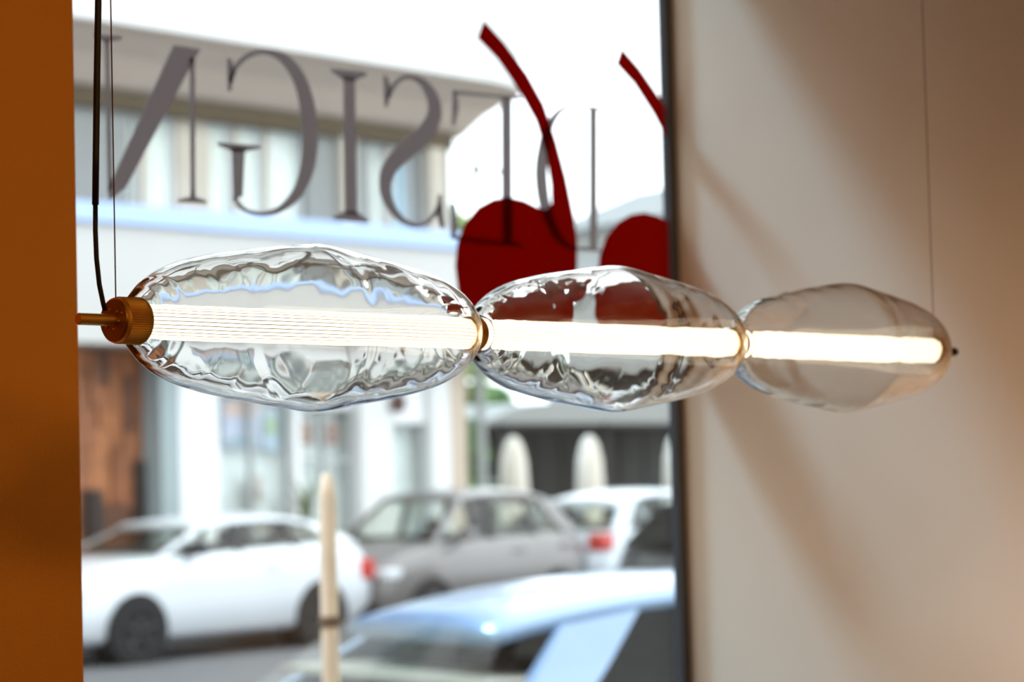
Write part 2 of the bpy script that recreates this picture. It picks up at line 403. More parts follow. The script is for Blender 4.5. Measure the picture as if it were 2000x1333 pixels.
# ---------------------------------------------------------------- the street
M['asphalt'] = mat('asphalt', (.13, .13, .135), .85, var=.15, scale=3)
M['paving'] = mat('pavement_stone', (.22, .215, .205), .85, var=.12, scale=2)
M['kerb'] = mat('granite_kerb', (.5, .49, .47), .8, var=.12)
struct('road', box(nb(), -30, 90, 4.15, 20.2, -.25, 0), M['asphalt'], label='grey asphalt street between the two pavements')
struct('pavement_near', box(nb(), -30, 90, YW+.06, 4.0, -.25, .12), M['paving'], label='pavement in front of the shop window')
struct('pavement_far', box(nb(), -30, 90, 20.35, 70, -.25, .12), M['paving'], label='pavement along the buildings across the street')
for nm, y in (('kerb_near', 4.0), ('kerb_far', 20.2)):
    e = empty(nm, (0, y, 0), kind='structure'); x = -6.0
    while x < 40:
        o = link('kerb_stone', box(nb(), x+.008, x+1.192, 0, .15, -.2, .125, .01), M['kerb'], e); x += 1.2

# ---------------------------------------------------------------- the corner building across the street
YF = 23.0
def fx(px, py=700, y=YF): return pix(px, py, 1, y).x
def fz(px, py, y=YF): return pix(px, py, 1, y).z
M['fwhite'] = mat('white_stucco', (.72, .72, .71), .85, var=.06, scale=.7)
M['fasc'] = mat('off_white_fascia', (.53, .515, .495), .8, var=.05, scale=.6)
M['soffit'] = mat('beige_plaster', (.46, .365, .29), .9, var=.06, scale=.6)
M['pier'] = mat('warm_stone', (.50, .44, .36), .85, var=.08, scale=1)
M['greyw'] = mat('grey_render', (.26, .26, .245), .85, var=.08)
M['lintel'] = mat('brown_lintel', (.085, .06, .03), .8, var=.12)
M['curtain'] = mat('white_curtain', (.92, .91, .86), .8, var=.08, scale=2)
M['bluecur'] = mat('pale_blue_blind', (.52, .64, .74), .7, var=.05)
M['greenpil'] = mat('grey_green_pilaster', (.33, .39, .40), .7, var=.06)
M['flash'] = mat('flashing_painted_sky_reflection', (.40, .54, .84), .35, var=.03)  # blue base colour stands in for sky reflected in the metal edge
M['tan'] = mat('tan_stone', (.52, .42, .335), .85, var=.08)
M['fpane'] = thin_glass('far_window_glass', (.96, .98, .97), .8)
XL, XC = 10.0, fx(903, 900)          # left end and street corner of the building
bld = empty('corner_building', (XL, YF, .12), 'pale corner building across the street with a deep white cornice and shops', 'building')
def bpart(name, bm, m, parent=None, label=None, off=True):
    p = parent or bld
    o = link(name, bm, m, p)
    o.location = -bld.location if p is bld else (0, 0, 0)
    if label: o['label'] = label
    return o
ZS, ZB, ZL, ZT = 3.50, 5.18, 6.66, 7.50
# upper body of the building, set back behind the cornice
up = nb(); box(up, XL, XC, YF+.45, YF+12, ZB, 24)
bpart('upper_wall', up, M['fwhite'])
# cornice: coved soffit, fascia, top, turned round the corner
OH, RC = .95, 1.85                    # overhang, outer radius of the rounded corner
prof = [(0.45, ZL), (.05, ZL), (-.10, ZL+.05), (-.42, ZL+.34), (-.78, ZL+.56), (-.93, ZL+.62), (-.93, ZL+.68)]
XA = fx(957, 175, YF-OH)
def cornice(name, pr, m, label=None):
    bm = nb(); rings = []
    for y, z in pr:
        r_ = RC-OH-y; yc = YF-OH+RC
        ring = [(XL, YF+y, z), (XA, YF+y, z)]+[(XA+r_*math.sin(R(10*k)), yc-r_*math.cos(R(10*k)), z) for k in range(1, 10)]+[(XA+r_, YF+12, z)]
        rings.append([bm.verts.new(p) for p in ring])
    for a, b in zip(rings, rings[1:]):
        for k in range(len(a)-1): bm.faces.new((a[k], a[k+1], b[k+1], b[k]))
    return bpart(name, bm, m, label=label)
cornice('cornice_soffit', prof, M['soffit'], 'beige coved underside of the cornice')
cornice('cornice_fascia', [(-.91, ZL+.64), (-.95, ZL+.64), (-.95, 8.25), (-1.0, 8.3), (-1.0, 8.55), (.45, 8.75)], M['fwhite'], 'broad white face of the cornice')
bpart('lintel', box(nb(), XL, XC-.05, YF-.04, YF+.45, ZL-.22, ZL+.01), M['lintel'], label='dark brown lintel under the soffit')
# piers and windows of the upper floor
ed = [(262, 294, 'curtain'), (306, 362, 'curtain'), (428, 476, 'curtain'), (484, 536, 'curtain'), (544, 610, 'curtain'), (733, 774, 'curtain'), (782, 824, 'bluecur')]
xs = [(fx(a, 350), fx(b, 350), c) for a, b, c in ed]
x = XL; piers = []
xs_all = [(10.3, 11.6, 'curtain'), (12.0, 13.3, 'curtain'), (13.8, 15.1, 'curtain'), (15.6, 16.9, 'curtain')]+xs
for a, b, c in xs_all: piers.append((x, a)); x = b
piers.append((x, XC))
for i, (a, b) in enumerate(piers):
    wide = b-a > .6
    o = bpart('pier', box(nb(), a, b, YF+(.1 if wide else .16), YF+.5, ZB, ZL-.15), M['greyw'] if wide else M['pier'])
    if wide and a > 17: 
        c_ = (a+b)/2+.08
        if a < XC-1.2: bpart('pilaster', box(nb(), c_-.13, c_+.13, YF-.02, YF+.1, ZB, ZL-.16, .01), M['pier'])
bpart('pier', box(nb(), fx(838, 350), fx(868, 350), YF-.03, YF+.12, ZB, ZL-.16, .01), M['pier'])
for a, b, c in xs_all:
    fr = nb(); t = .05
    box(fr, a, a+t, YF+.22, YF+.3, ZB, ZL-.16); box(fr, b-t, b, YF+.22, YF+.3, ZB, ZL-.16)
    box(fr, a+t, b-t, YF+.22, YF+.3, ZB, ZB+.08); box(fr, a+t, b-t, YF+.22, YF+.3, ZL-.24, ZL-.16)
    f = bpart('window', fr, M['fwhite'])
    bpart('pane', box(nb(), a+t, b-t, YF+.25, YF+.26, ZB+.08, ZL-.24), M['fpane'], f)
    # gathered curtain behind the pane
    cu_ = nb(); n = 16; va = []
    for k in range(n+1):
        xx = a+t+(b-a-2*t)*k/n; yy = YF+.31+.025*math.sin(k*1.9)
        va.append((cu_.verts.new((xx, yy, ZB+.05)), cu_.verts.new((xx, yy, ZL-.22))))
    for p, q in zip(va, va[1:]): cu_.faces.new((p[0], q[0], q[1], p[1]))
    bpart('curtain', cu_, M[c], f)
# shop canopy
cx1 = fx(905, 470, YF-.75)+.9
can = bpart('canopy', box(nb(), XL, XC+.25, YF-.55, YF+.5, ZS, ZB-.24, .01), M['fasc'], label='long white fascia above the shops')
bpart('canopy_flashing', box(nb(), XL, XC+.32, YF-.62, YF+.5, ZB-.24, ZB+.0, .02), M['flash'], label='metal edge of the fascia with its sky reflection painted pale blue')
# windows of the storey above the cornice
for a, b in ((546, 640), (660, 745), (800, 850), (890, 950)):
    x0, x1 = fx(a, 30, YF+.45), fx(b, 30, YF+.45)
    f = bpart('window', box(nb(), x0, x1, YF+.38, YF+.46, 9.25, 11.2), M['greenpil'])
    bpart('pane', box(nb(), x0+.08, x1-.08, YF+.36, YF+.37, 9.33, 11.1), M['fpane'], f)
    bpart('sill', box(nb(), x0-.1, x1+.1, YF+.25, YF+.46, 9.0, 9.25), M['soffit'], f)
for zf in (12.5, 15.8, 19.1):
    xx = XL+.6
    while xx < XC-1.3:
        f = bpart('window', box(nb(), xx, xx+1.1, YF+.38, YF+.46, zf, zf+1.9), M['greenpil'])
        bpart('pane', box(nb(), xx+.08, xx+1.02, YF+.36, YF+.37, zf+.08, zf+1.82), M['fpane'], f); xx += 2.1
# ground floor
M['paper'] = mat('white_panel', (.88, .88, .88), .7, var=.04)
bw = nb(); box(bw, XL, XC, YF+1.6, YF+12, .12, ZB); box(bw, XL, fx(158)-2.6, YF, YF+1.6, .12, ZS)
bpart('shop_wall', bw, M['paper'])
for a, b, m, dy in ((309, 346, 'greenpil', -.06), (346, 428, 'paper', 0), (577, 588, 'paper', 0), (698, 760, 'fwhite', -.08), (838, 874, 'fwhite', -.06), (874, 912, 'tan', 0)):
    bpart('pilaster', box(nb(), fx(a, 850), fx(b, 850), YF+dy, YF+1.6, .12, ZS, .01), M[m])
# brown timber shop front at the left: planks, shelves and goods
pc = [(.30, .12, .05), (.40, .17, .06), (.22, .10, .055), (.45, .20, .075), (.16, .075, .04), (.36, .16, .07)]
pm = [mat('timber', (c[0]*.85, c[1]*.72, c[2]*.72), .7, var=.3, scale=3) for c in pc]
x0, x1 = fx(158)-2.6, fx(309, 850); xx = x0; i = 0
tf = bpart('timber_shopfront', box(nb(), x0, x1, YF+.35, YF+.5, .12, ZS), pm[4], label='brown timber shop front')
while xx < x1-.05:
    wd = rnd.choice((.12, .16, .2)); e = min(xx+wd, x1)
    z = .12
    while z < ZS-.1:
        h = rnd.choice((.5, .7, .95)); zz = min(z+h, ZS)
        bpart('plank', box(nb(), xx+.006, e-.006, YF+.30-rnd.random()*.05, YF+.355, z+.006, zz-.006), pm[rnd.randrange(6)], tf); z = zz
    xx = e
M['dark'] = mat('painted_opening_shade', (.035, .025, .02), .8, var=.1)  # near-black colour stands in for the shade inside the shop openings
bpart('door', box(nb(), fx(196, 950), fx(222, 950), YF+.2, YF+.3, .12, 1.75), M['dark'], tf, 'narrow door opening, its shade painted as a dark block')
bpart('door', box(nb(), fx(288, 960), fx(306, 960), YF+.2, YF+.3, .12, 2.1), M['dark'], tf, 'narrow door opening, its shade painted as a dark block')

# glazed shop bays between the white pilasters
M['fgrey'] = mat('grey_shop_frame', (.40, .42, .42), .6, var=.05); M['pale'] = mat('pale_display_wall', (.88, .90, .91), .8, var=.10, scale=1.2)
def bay(a, b, cols, rows, zt, deep=.4):
    x0, x1 = fx(a, 850), fx(b, 850)
    fr = nb(); t = .05
    for k in range(cols+1):
        xx = x0+(x1-x0-t)*k/cols; box(fr, xx, xx+t, YF+.12, YF+.2, .45, zt)
    for z in rows: box(fr, x0, x1, YF+.125, YF+.195, z-.03, z+.03)
    w_ = bpart('window', fr, M['fgrey'])
    zz = list(rows)
    for k in range(cols):
        for za, zb_ in zip(zz, zz[1:]):
            bpart('pane', box(nb(), x0+(x1-x0-t)*k/cols+t, x0+(x1-x0-t)*(k+1)/cols, YF+.15, YF+.16, za+.03, zb_-.03), M['fpane'], w_)
    bpart('stall_riser', box(nb(), x0, x1, YF+.05, YF+.3, .12, .45), M['paper'])
    bpart('display_back', box(nb(), x0, x1, YF+deep, YF+deep+.05, .45, zt), M['pale'])
    bpart('transom_panel', box(nb(), x0, x1, YF+.08, YF+.3, zt, ZS), M['paper'])
bay(428, 577, 2, (.45, 2.95), 2.95); bay(588, 698, 2, (.45, 2.05, 2.75), 2.75); bay(760, 838, 1, (.45, 2.55), 2.55)
def at_px(a, b, c, d, y):   # plane rectangle from picture columns a..b and rows c..d
    return fx(a, (c+d)/2, y), fx(b, (c+d)/2, y), fz((a+b)/2, d, y), fz((a+b)/2, c, y)
def poster(a, b, c, d, col, label, y=YF+.24, bands=()):
    x0, x1, z0, z1 = at_px(a, b, c, d, y)
    e = empty('poster', (x0, y, z0), label, 'poster')
    o = link('sheet', box(nb(), 0, x1-x0, 0, .012, 0, z1-z0), mat('poster_print', col, .6, var=.25, scale=5), e)
    for za, zb_, c2_ in bands: link('printed_band', box(nb(), .04, x1-x0-.04, -.004, -.0005, (z1-z0)*za, (z1-z0)*zb_), mat('poster_ink', c2_, .6, var=.2, scale=6), e)
poster(436, 508, 782, 874, (.60, .62, .82), 'lilac blue poster with a pink strip in the pale shop window', bands=((.66, .97, (.72, .47, .42)), (.04, .2, (.30, .42, .50))))
poster(515, 545, 805, 880, (.50, .62, .78), 'narrow pale blue poster with a green patch in the pale shop window', bands=((.4, .85, (.42, .55, .33)),))
poster(484, 512, 928, 985, (.62, .52, .48), 'small brownish poster low in the pale shop window', bands=((.1, .6, (.33, .24, .22)),))
poster(584, 611, 826, 869, (.34, .17, .12), 'red brown board hanging in the grey framed shop window, nearer the pale shop window')
poster(637, 660, 826, 869, (.33, .16, .12), 'red brown board hanging in the grey framed shop window, right of its twin')
x0, x1, z0, z1 = at_px(763, 792, 770, 806, YF-.15)
wl_ = empty('wall_lantern', ((x0+x1)/2, YF, z0), 'dark maroon wall lantern between two white pilasters', 'lantern')
M['maroon'] = mat('maroon_metal', (.09, .035, .035), .5, var=.1)
link('bracket', box(nb(), -.03, .03, -.05, .12, .14, .2), M['maroon'], wl_)
link('housing', lathe(nb(), [(0, .07), (.03, .10), (.20, .12), (.24, .05), (.28, .02)], 6, axis='z', off=(0, -.15, 0)), M['maroon'], wl_)
x0, x1, z0, z1 = at_px(579, 616, 985, 1030, YF-.5)
pt = empty('plant_pot', ((x0+x1)/2, YF-.5, .12), 'terracotta pot with a plant below the grey framed shop window', 'pot')
link('pot', lathe(nb(), [(0, .20), (.04, .22), (.75, .30), (.80, .33), (.88, .33), (.88, .27), (.80, .26)], 24, axis='z'), mat('terracotta', (.50, .22, .10), .8, var=.15), pt)
pb = nb()
for i in range(60):
    a_ = rnd.random()*6.28; r_ = .1+.2*rnd.random(); h_ = .85+.9*rnd.random()
    tube(pb, [(0, 0, .8), (r_*.4*math.cos(a_), r_*.4*math.sin(a_), h_*.9), (r_*math.cos(a_), r_*math.sin(a_), h_)], [.006, .02, .003], 4)
link('leaves', pb, mat('grey_green_leaves', (.22, .26, .17), .7, var=.2), pt)['kind'] = 'stuff'

# unseen dark brick house, added to lessen daylight on the showroom side wall
M['brick'] = mat('dark_brick', (.14, .075, .05), .9, var=.2, scale=2)
nbh = empty('added_dark_house', (-8, YF, .12), 'unseen dark brick house added beside the pale corner building to dim the showroom wall', 'building')
o = link('wall', box(nb(), -45, XL-.02, YF-.3, YF+12, .12, 24), M['brick'], nbh); o.location = -nbh.location
for zf in (1.0, 4.6, 8.0, 11.4, 14.8, 18.2):
    for k in range(8):
        xx = -9+k*2.2
        o = link('window', box(nb(), xx, xx+1.1, YF-.36, YF-.29, zf, zf+1.9), M['greenpil'], nbh); o.location = -nbh.location

# ---------------------------------------------------------------- beyond the corner
M['bark'] = mat('bark', (.12, .10, .08), .9, var=.2)
def leaf_mat(n, c): return mat(n, c, .6, var=.35, scale=1.5)
M['leafA'] = leaf_mat('light_green_leaves', (.24, .33, .08)); M['leafB'] = leaf_mat('mid_green_leaves', (.10, .22, .055)); M['leafC'] = leaf_mat('deep_green_leaves', (.05, .11, .03))
def tree(name, x, y, trunk_h, crown, m, label, n=1500, leaf=.16, z0=.12):
    """crown: list of (dx, dy, z, rx, rz) balls of leaves"""
    e = empty(name, (x, y, z0), label, 'tree' if name == 'tree' else 'shrub')
    bm = nb(); top = max(c[2] for c in crown)
    tube(bm, [(0, 0, 0), (.05, .02, trunk_h*.5), (0, .05, trunk_h), (.05, 0, top)], [.14, .11, .09, .02], 8)
    for c in crown: tube(bm, [(0, .03, trunk_h*.9), (c[0]*.5, c[1]*.5, (trunk_h+c[2])/2), (c[0], c[1], c[2])], [.06, .045, .015], 6)
    link('trunk', bm, M['bark'], e)
    bm = nb(); g_ = random.Random(hash((round(x*10), round(y*10))) & 0xffff)
    for i in range(n):
        c = crown[g_.randrange(len(crown))]
        v = Vector((g_.gauss(0, 1), g_.gauss(0, 1), g_.gauss(0, 1))).normalized()*(.55+.45*g_.random())
        p = Vector((c[0]+v.x*c[3], c[1]+v.y*c[3], c[2]+v.z*c[4]))
        u = Vector((g_.gauss(0, 1), g_.gauss(0, 1), g_.gauss(0, .6))).normalized(); q = u.orthogonal().normalized()
        l = leaf*(.6+.8*g_.random())
        vs_ = [bm.verts.new(p+a*u*l+b*q*l*.45) for a, b in ((-1, 0), (-.2, 1), (1, 0), (-.2, -1))]
        bm.faces.new(vs_)
    f = link('leaves', bm, m, e, recalc=False); f['kind'] = 'stuff'; return e
px_ = pix(893, 480, 1, 34.5); tree('tree', px_.x, 34.5, 2.2, [(0, 0, 3.9, .8, .9), (-.2, .1, 5.4, .8, .9), (-.3, 0, 6.7, .6, .7), (.3, 0, 5.0, .5, .7)], M['leafA'], 'slim light green tree rising behind the corner of the pale building', 1800)
px_ = pix(1030, 770, 1, 33); tree('tree', px_.x+1.9, 36, 1.2, [(0, 0, 2.7, 1.0, .75), (-1.1, .5, 2.5, .8, .8), (1.2, .3, 2.55, .9, .5), (.3, .2, 3.3, .7, .4)], M['leafB'], 'bushy mid green tree behind the grey terrace roof', 2400)
px_ = pix(914, 860, 1, 25.9); tree('shrub', px_.x, 25.9, .6, [(0, 0, 1.3, .30, .6), (.05, 0, 2.1, .28, .55), (0, 0, .8, .3, .4)], M['leafB'], 'narrow green shrub at the street corner beside the pale building', 900, .1)
px_ = pix(958, 905, 1, 27.0); sh = tree('flowering_shrub', px_.x, 27.0, .4, [(0, 0, .95, .34, .4), (.1, 0, 1.3, .28, .3)], M['leafC'], 'low shrub with mauve flowers left of the parasols', 500, .09)
M['mauve'] = mat('mauve_petals', (.38, .25, .36), .7, var=.15)
fb = nb()
for i in range(90):
    v = Vector((rnd.gauss(0, 1), rnd.gauss(0, 1), rnd.gauss(0, 1))).normalized()
    c = Vector((v.x*.38, v.y*.38, 1.1+v.z*.5)); u = v.orthogonal().normalized(); q = v.cross(u)
    vv = [fb.verts.new(c+.05*(math.cos(k*2.094)*u+math.sin(k*2.094)*q)) for k in range(3)]; fb.faces.new(vv)
link('blossoms', fb, M['mauve'], sh)['kind'] = 'stuff'
# lamp post at the corner
M['post'] = mat('grey_post_paint', (.24, .25, .24), .6, var=.06)
pp = pix(941, 900, 1, 24.6); lp = empty('street_post', (pp.x, 24.6, .12), 'plain grey street post between the shrubs and the first parasol', 'post')
link('pole', lathe(nb(), [(0, .11), (.25, .11), (.30, .085), (3.3, .07)], 20, axis='z'), M['post'], lp, smooth=True)
link('base', lathe(nb(), [(0, .19), (.05, .19), (.07, .13)], 20, axis='z'), M['post'], lp)
link('cap', lathe(nb(), [(3.3, .09), (3.36, .09), (3.42, .03)], 20, axis='z'), M['post'], lp)
# terrace: roof, posts, dark screen
M['troof'] = mat('grey_terrace_roof', (.27, .27, .255), .8, var=.08); M['char'] = mat('charcoal_screen', (.035, .036, .034), .8, var=.2)
M['board'] = [mat('charcoal_board', c, .8, var=.2) for c in ((.030, .031, .029), (.045, .046, .043), (.038, .038, .034))]
YT = 27.6
ta = pix(985, 815, 1, YT).x; te = ta+9.5
zt0, zt1 = pix(1150, 828, 1, YT).z, pix(1150, 786, 1, YT).z
ter = empty('terrace', (ta, YT, .12), 'dark boarded terrace under a flat grey roof beyond the street corner', 'terrace')
def tpart(name, bm, m): o = link(name, bm, m, ter); o.location = -ter.location; return o
rb = nb(); prism_y(rb, [(ta-.55, zt0+.02), (te, zt0), (te, zt1), (ta+1.3, zt1), (ta+.3, (zt0+zt1)/2+.1)], YT, YT+4.2); tpart('roof', rb, M['troof'])
for xx in (ta+.3, ta+3.2, ta+6.1): tpart('post', box(nb(), xx, xx+.1, YT+.3, YT+.4, .12, zt0+.01), M['char'])
xx = ta; i = 0
while xx < te-.05:
    tpart('board', box(nb(), xx+.006, min(xx+.3, te)-.006, YT+3.2+.01*(i % 3), YT+3.3, .12, zt0), M['board'][i % 3]); xx += .3; i += 1
# closed parasols
M['canvas'] = mat('cream_canvas', (.72, .66, .57), .9, var=.08, scale=6)
lab = ['closed cream parasol nearest the grey street post', 'closed cream parasol standing between the silver cars', 'closed cream parasol half hidden by the window frame']
proto = None
for i, (cx, ty) in enumerate(((1002, 850), (1150, 843), (1318, 838))):
    top = pix(cx, ty, 1, 26.0)
    if proto is None:
        e = empty('closed_parasol', (top.x, 26.0, .12), lab[i], 'parasol', 'closed parasols on the terrace')
        H_ = top.z-.12; n = 32
        rf = lambda t, r, a: r*(1+.10*math.cos(8*a)*min(1, (H_-t)/.6))
        link('canopy', lathe(nb(), [(.75, .235), (.8, .25), (1.2, .235), (1.25, .19), (1.32, .225), (H_-.45, .20), (H_-.2, .155), (H_-.07, .09), (H_-.03, .03)], n, axis='z', rfun=rf), M['canvas'], e, smooth=True)
        link('pole', lathe(nb(), [(.06, .028), (H_, .028), (H_+.06, .012)], 12, axis='z'), M['frame'], e)
        link('foot', box(nb(), -.3, .3, -.3, .3, 0, .07, .01), M['post'], e)
        link('strap', lathe(nb(), [(1.21, .205), (1.24, .21), (1.27, .205)], n, axis='z'), M['tan'], e)
        proto = e
    else:
        e = proto.copy(); COL.objects.link(e); e.location = (top.x, 26.0, .12); e['label'] = lab[i]; e.rotation_euler.z = i*.5
        for ch in proto.children:
            c = ch.copy(); COL.objects.link(c); c.parent = e
# grey house closing the view
M['hgrey'] = mat('grey_house_wall', (.27, .27, .255), .9, var=.06); M['hroof'] = mat('grey_slate', (.19, .19, .18), .85, var=.1)
def far(px, py, d):
    r = cf+(px-1000)/F*cr-(py-666.5)/F*cu; r = r/r.dot(cf); return EYE+r*d
p0, p1 = far(1060, 398, 78), far(1420, 326, 70)
hd = Vector((p1.x-p0.x, p1.y-p0.y, 0)); Lh = hd.length; ang = math.atan2(hd.y, hd.x)
hz = (p0.z+p1.z)/2-.1
house = empty('grey_house', (p0.x, p0.y, .12), 'plain grey house closing the far end of the street', 'building', rz=ang)
link('wall', box(nb(), 0, Lh, 0, 8, 0, hz-1.1), M['hgrey'], house)
rb = nb()
q = [(-.3, -.4, hz-1.15), (Lh+.3, -.4, hz-1.15), (Lh+.3, 4, hz+.5), (-.3, 4, hz+.5), (-.3, 8.4, hz-1.15), (Lh+.3, 8.4, hz-1.15)]
v_ = [rb.verts.new(p) for p in q]
for f_ in ((0, 1, 2, 3), (3, 2, 5, 4), (0, 3, 4), (1, 5, 2), (0, 4, 5, 1)): rb.faces.new([v_[k] for k in f_])
link('roof', rb, M['hroof'], house)
for k in range(3):
    wx = .7+k*1.9
    if wx+1 < Lh:
        f = link('window', box(nb(), wx, wx+.95, -.05, .05, 4.6, 6.2), M['fwhite'], house)
        link('pane', box(nb(), wx+.07, wx+.88, -.07, -.055, 4.67, 6.13), M['hroof'], f)

# ---------------------------------------------------------------- cars
M['tyre'] = mat('tyre_rubber', (.012, .012, .012), .8, var=.1); M['rim'] = mat('alloy_rim', (.30, .30, .31), .35, metal=.8, var=.08)
M['rimdark'] = mat('black_alloy_rim', (.03, .03, .032), .4, metal=.5, var=.08)
M['arch'] = mat('wheel_arch_liner', (.012, .012, .012), .9); M['cabin'] = mat('dark_cabin', (.03, .028, .027), .8, var=.1)
M['seat'] = mat('grey_seat_fabric', (.10, .09, .085), .9, var=.1); M['shelf'] = mat('beige_parcel_shelf', (.42, .36, .30), .9, var=.08)
M['cglass'] = thin_glass('car_glass', (.88, .91, .87), 1.0); M['cglass_d'] = thin_glass('tinted_car_glass', (.10, .10, .09), .45)
M['tail'] = mat('red_tail_light', (.55, .03, .02), .25, coat=.5, var=.05); M['head'] = mat('headlight_lens', (.72, .76, .8), .15, coat=1, var=.05)
M['trim'] = mat('black_plastic_trim', (.02, .02, .022), .55, var=.1); M['plate'] = mat('number_plate', (.6, .6, .58), .5, var=.05)
def lerp(tab, x):
    for (a, ya), (b, yb) in zip(tab, tab[1:]):
        if x <= b: return ya+(yb-ya)*max(0, min(1, (x-a)/(b-a)))
    return tab[-1][1]
def car(label, loc, rz, paint, p, glass='cglass', rim='rim', name='car'):
    """local x runs from the nose (0) to the tail, y across, z up"""
    e = empty(name, loc, label, 'car', rz=rz)
    Lc, hw, zb = p['L'], p['W']/2, p.get('zb', .22)
    top = p['top']; wt = p.get('wt', [(0, .80), (.25, .93), (.8, 1), (Lc-.8, 1), (Lc-.2, .94), (Lc, .86)])
    bm = nb(); N = 36; rings = []
    for i in range(N+1):
        x = Lc*(i/N); w_ = hw*lerp(wt, x); zt = lerp(top, x); zz = zb+max(0, (.25-x)*.35)+max(0, (x-Lc+.3)*.45)
        h = zt-zz
        half = [(0, zz), (w_*.86, zz), (w_*.97, zz+.07), (w_, zz+h*.45), (w_*.985, zz+h*.72), (w_*.955, zt-.06), (w_*.90, zt-.008), (w_*.6, zt+.018), (0, zt+.03)]
        full = half+[(-a, b) for a, b in half[1:-1][::-1]]
        rings.append([bm.verts.new((x, a, b)) for a, b in full])
    K = len(rings[0])
    for a, b in zip(rings, rings[1:]):
        for k in range(K): bm.faces.new((a[k], a[(k+1) % K], b[(k+1) % K], b[k]))
    bm.faces.new(rings[0][::-1]); bm.faces.new(rings[-1])
    link('body', bm, paint, e, smooth=True)
    # greenhouse
    xw0, xw1, xr1, xr0 = p['xw0'], p['xw1'], p['xr1'], p['xr0']; zr = p['H']; bw_, rw = hw*.93, hw*p.get('rw', .70)
    roofz = lambda x: zr-p.get('drop', .10)*max(0, (x-(xw1+xr1)/2)/((xr1-xw1)/2))**2-.05*max(0, ((xw1+xr1)/2-x)/((xr1-xw1)/2))**2
    bm = nb(); n = 14; rr = []
    for i in range(n+1):
        x = xw1-.03+(xr1-xw1+.06)*i/n; z = roofz(x); rw = hw*p.get('rw', .70)*(1-p.get('taper', 0)*(i/n)**1.5)
        pr = [(-rw*1.05, z-.07), (-rw, z-.035), (-rw*.86, z-.008), (-rw*.4, z+.018), (0, z+.022), (rw*.4, z+.018), (rw*.86, z-.008), (rw, z-.035), (rw*1.05, z-.07)]
        rr.append([bm.verts.new((x, a, b)) for a, b in pr]+[bm.verts.new((x, rw*.98, z-.08)), bm.verts.new((x, -rw*.98, z-.08))])
    for a, b in zip(rr, rr[1:]):
        for k in range(11): bm.faces.new((a[k], a[(k+1) % 11], b[(k+1) % 11], b[k]))
    bm.faces.new(rr[0][::-1]); bm.faces.new(rr[-1]); link('roof', bm, paint, e, smooth=True)
    rw = hw*p.get('rw', .70)*(1-p.get('taper', 0)*.5)
    belt = lambda x: lerp(top, x)
    def side(x, t, s, out=0):  # a point of the greenhouse flank: t 0 at the belt, 1 at the roof rail
        zb_ = belt(x)-.02; z = zb_+(roofz(min(max(x, xw1), xr1))-.06-zb_)*t
        return Vector((x, s*(bw_*.985+(rw*1.04-bw_*.985)*t+out), z))
    def line(t, xa, xb): return xa+(xb-xa)*t
    pil = p['pillars']  # list of (x at belt, x at roof, width)
    for s in (-1, 1):
        for xb_, xt_, wd in pil:
            bm = nb(); vv = []
            for t in (0, .5, 1):
                x = line(t, xb_, xt_)
                vv.append([bm.verts.new(side(x-wd/2, t, s, .004)), bm.verts.new(side(x+wd/2, t, s, .004)), bm.verts.new(side(x+wd/2, t, s, -.05)), bm.verts.new(side(x-wd/2, t, s, -.05))])
            for a, b in zip(vv, vv[1:]):
                for k in range(4): bm.faces.new((a[k], a[(k+1) % 4], b[(k+1) % 4], b[k]))
            bm.faces.new(vv[0][::-1]); bm.faces.new(vv[-1]); link('pillar', bm, paint if wd > .09 else M['trim'], e)
        for (xa, ta_, wa), (xb_, tb_, wb_) in zip(pil, pil[1:]):
            bm = nb(); g_ = []
            for t in (0.02, .35, .7, p.get('rail', .96)): g_.append([bm.verts.new(side(line(t, xa+wa/2, ta_+wa/2)+(line(t, xb_-wb_/2, tb_-wb_/2)-line(t, xa+wa/2, ta_+wa/2))*k/3, t, s, -.012)) for k in range(4)])
            for a, b in zip(g_, g_[1:]):
                for k in range(3): bm.faces.new((a[k], a[k+1], b[k+1], b[k]))
            link('side_window', bm, M[glass], e)
    for nm, xa, xb_, bow in (('windscreen', xw0, xw1, -.07), ('rear_window', xr0, xr1, .06)):
        bm = nb(); g_ = []
        for i in range(5):
            t = i/4; x = line(t, xa, xb_); za = belt(xa)+.02; z = za+(roofz(xb_)-.015-za)*t; hwx = (bw_+(rw-bw_)*t)*.95
            g_.append([bm.verts.new((x+bow*(1-(k/4)**2)*(1-.5*t), hwx*k/4, z)) for k in range(-4, 5)])
        for a, b in zip(g_, g_[1:]):
            for k in range(8): bm.faces.new((a[k], a[k+1], b[k+1], b[k]))
        link(nm, bm, M[p.get('rearglass', glass)] if nm == 'rear_window' else M[glass], e, smooth=True)
    # cabin: floor, dashboard, seats, shelf
    link('cabin_floor', box(nb(), xw0+.3, xr0-.25, -bw_*.86, bw_*.86, belt(xw1)-.01, belt(xw1)+.045), M['cabin'], e)
    link('dashboard', box(nb(), xw0+.28, xw0+.62, -bw_*.85, bw_*.85, belt(xw0)+.02, belt(xw0)+.07, .02), M['cabin'], e)
    for sx in (xw1+.55, xw1+1.35):
        if sx < xr1-.1:
            for s in (-1, 1):
                bm = nb(); box(bm, sx, sx+.14, s*.36-.2, s*.36+.2, belt(sx)-.1, belt(sx)+.08, .03); box(bm, sx+.03, sx+.11, s*.36-.09, s*.36+.09, belt(sx)+.11, belt(sx)+.21, .03); box(bm, sx+.06, sx+.08, s*.36-.05, s*.36+.05, belt(sx)+.07, belt(sx)+.12)
                link('seat', bm, M['seat'], e)
    link('parcel_shelf', box(nb(), xr1-.15, xr0-.12, -bw_*.8, bw_*.8, belt(xr1)+.05, belt(xr1)+.075), M['shelf'], e)
    # wheels
    wr_ = p.get('wr', .33)
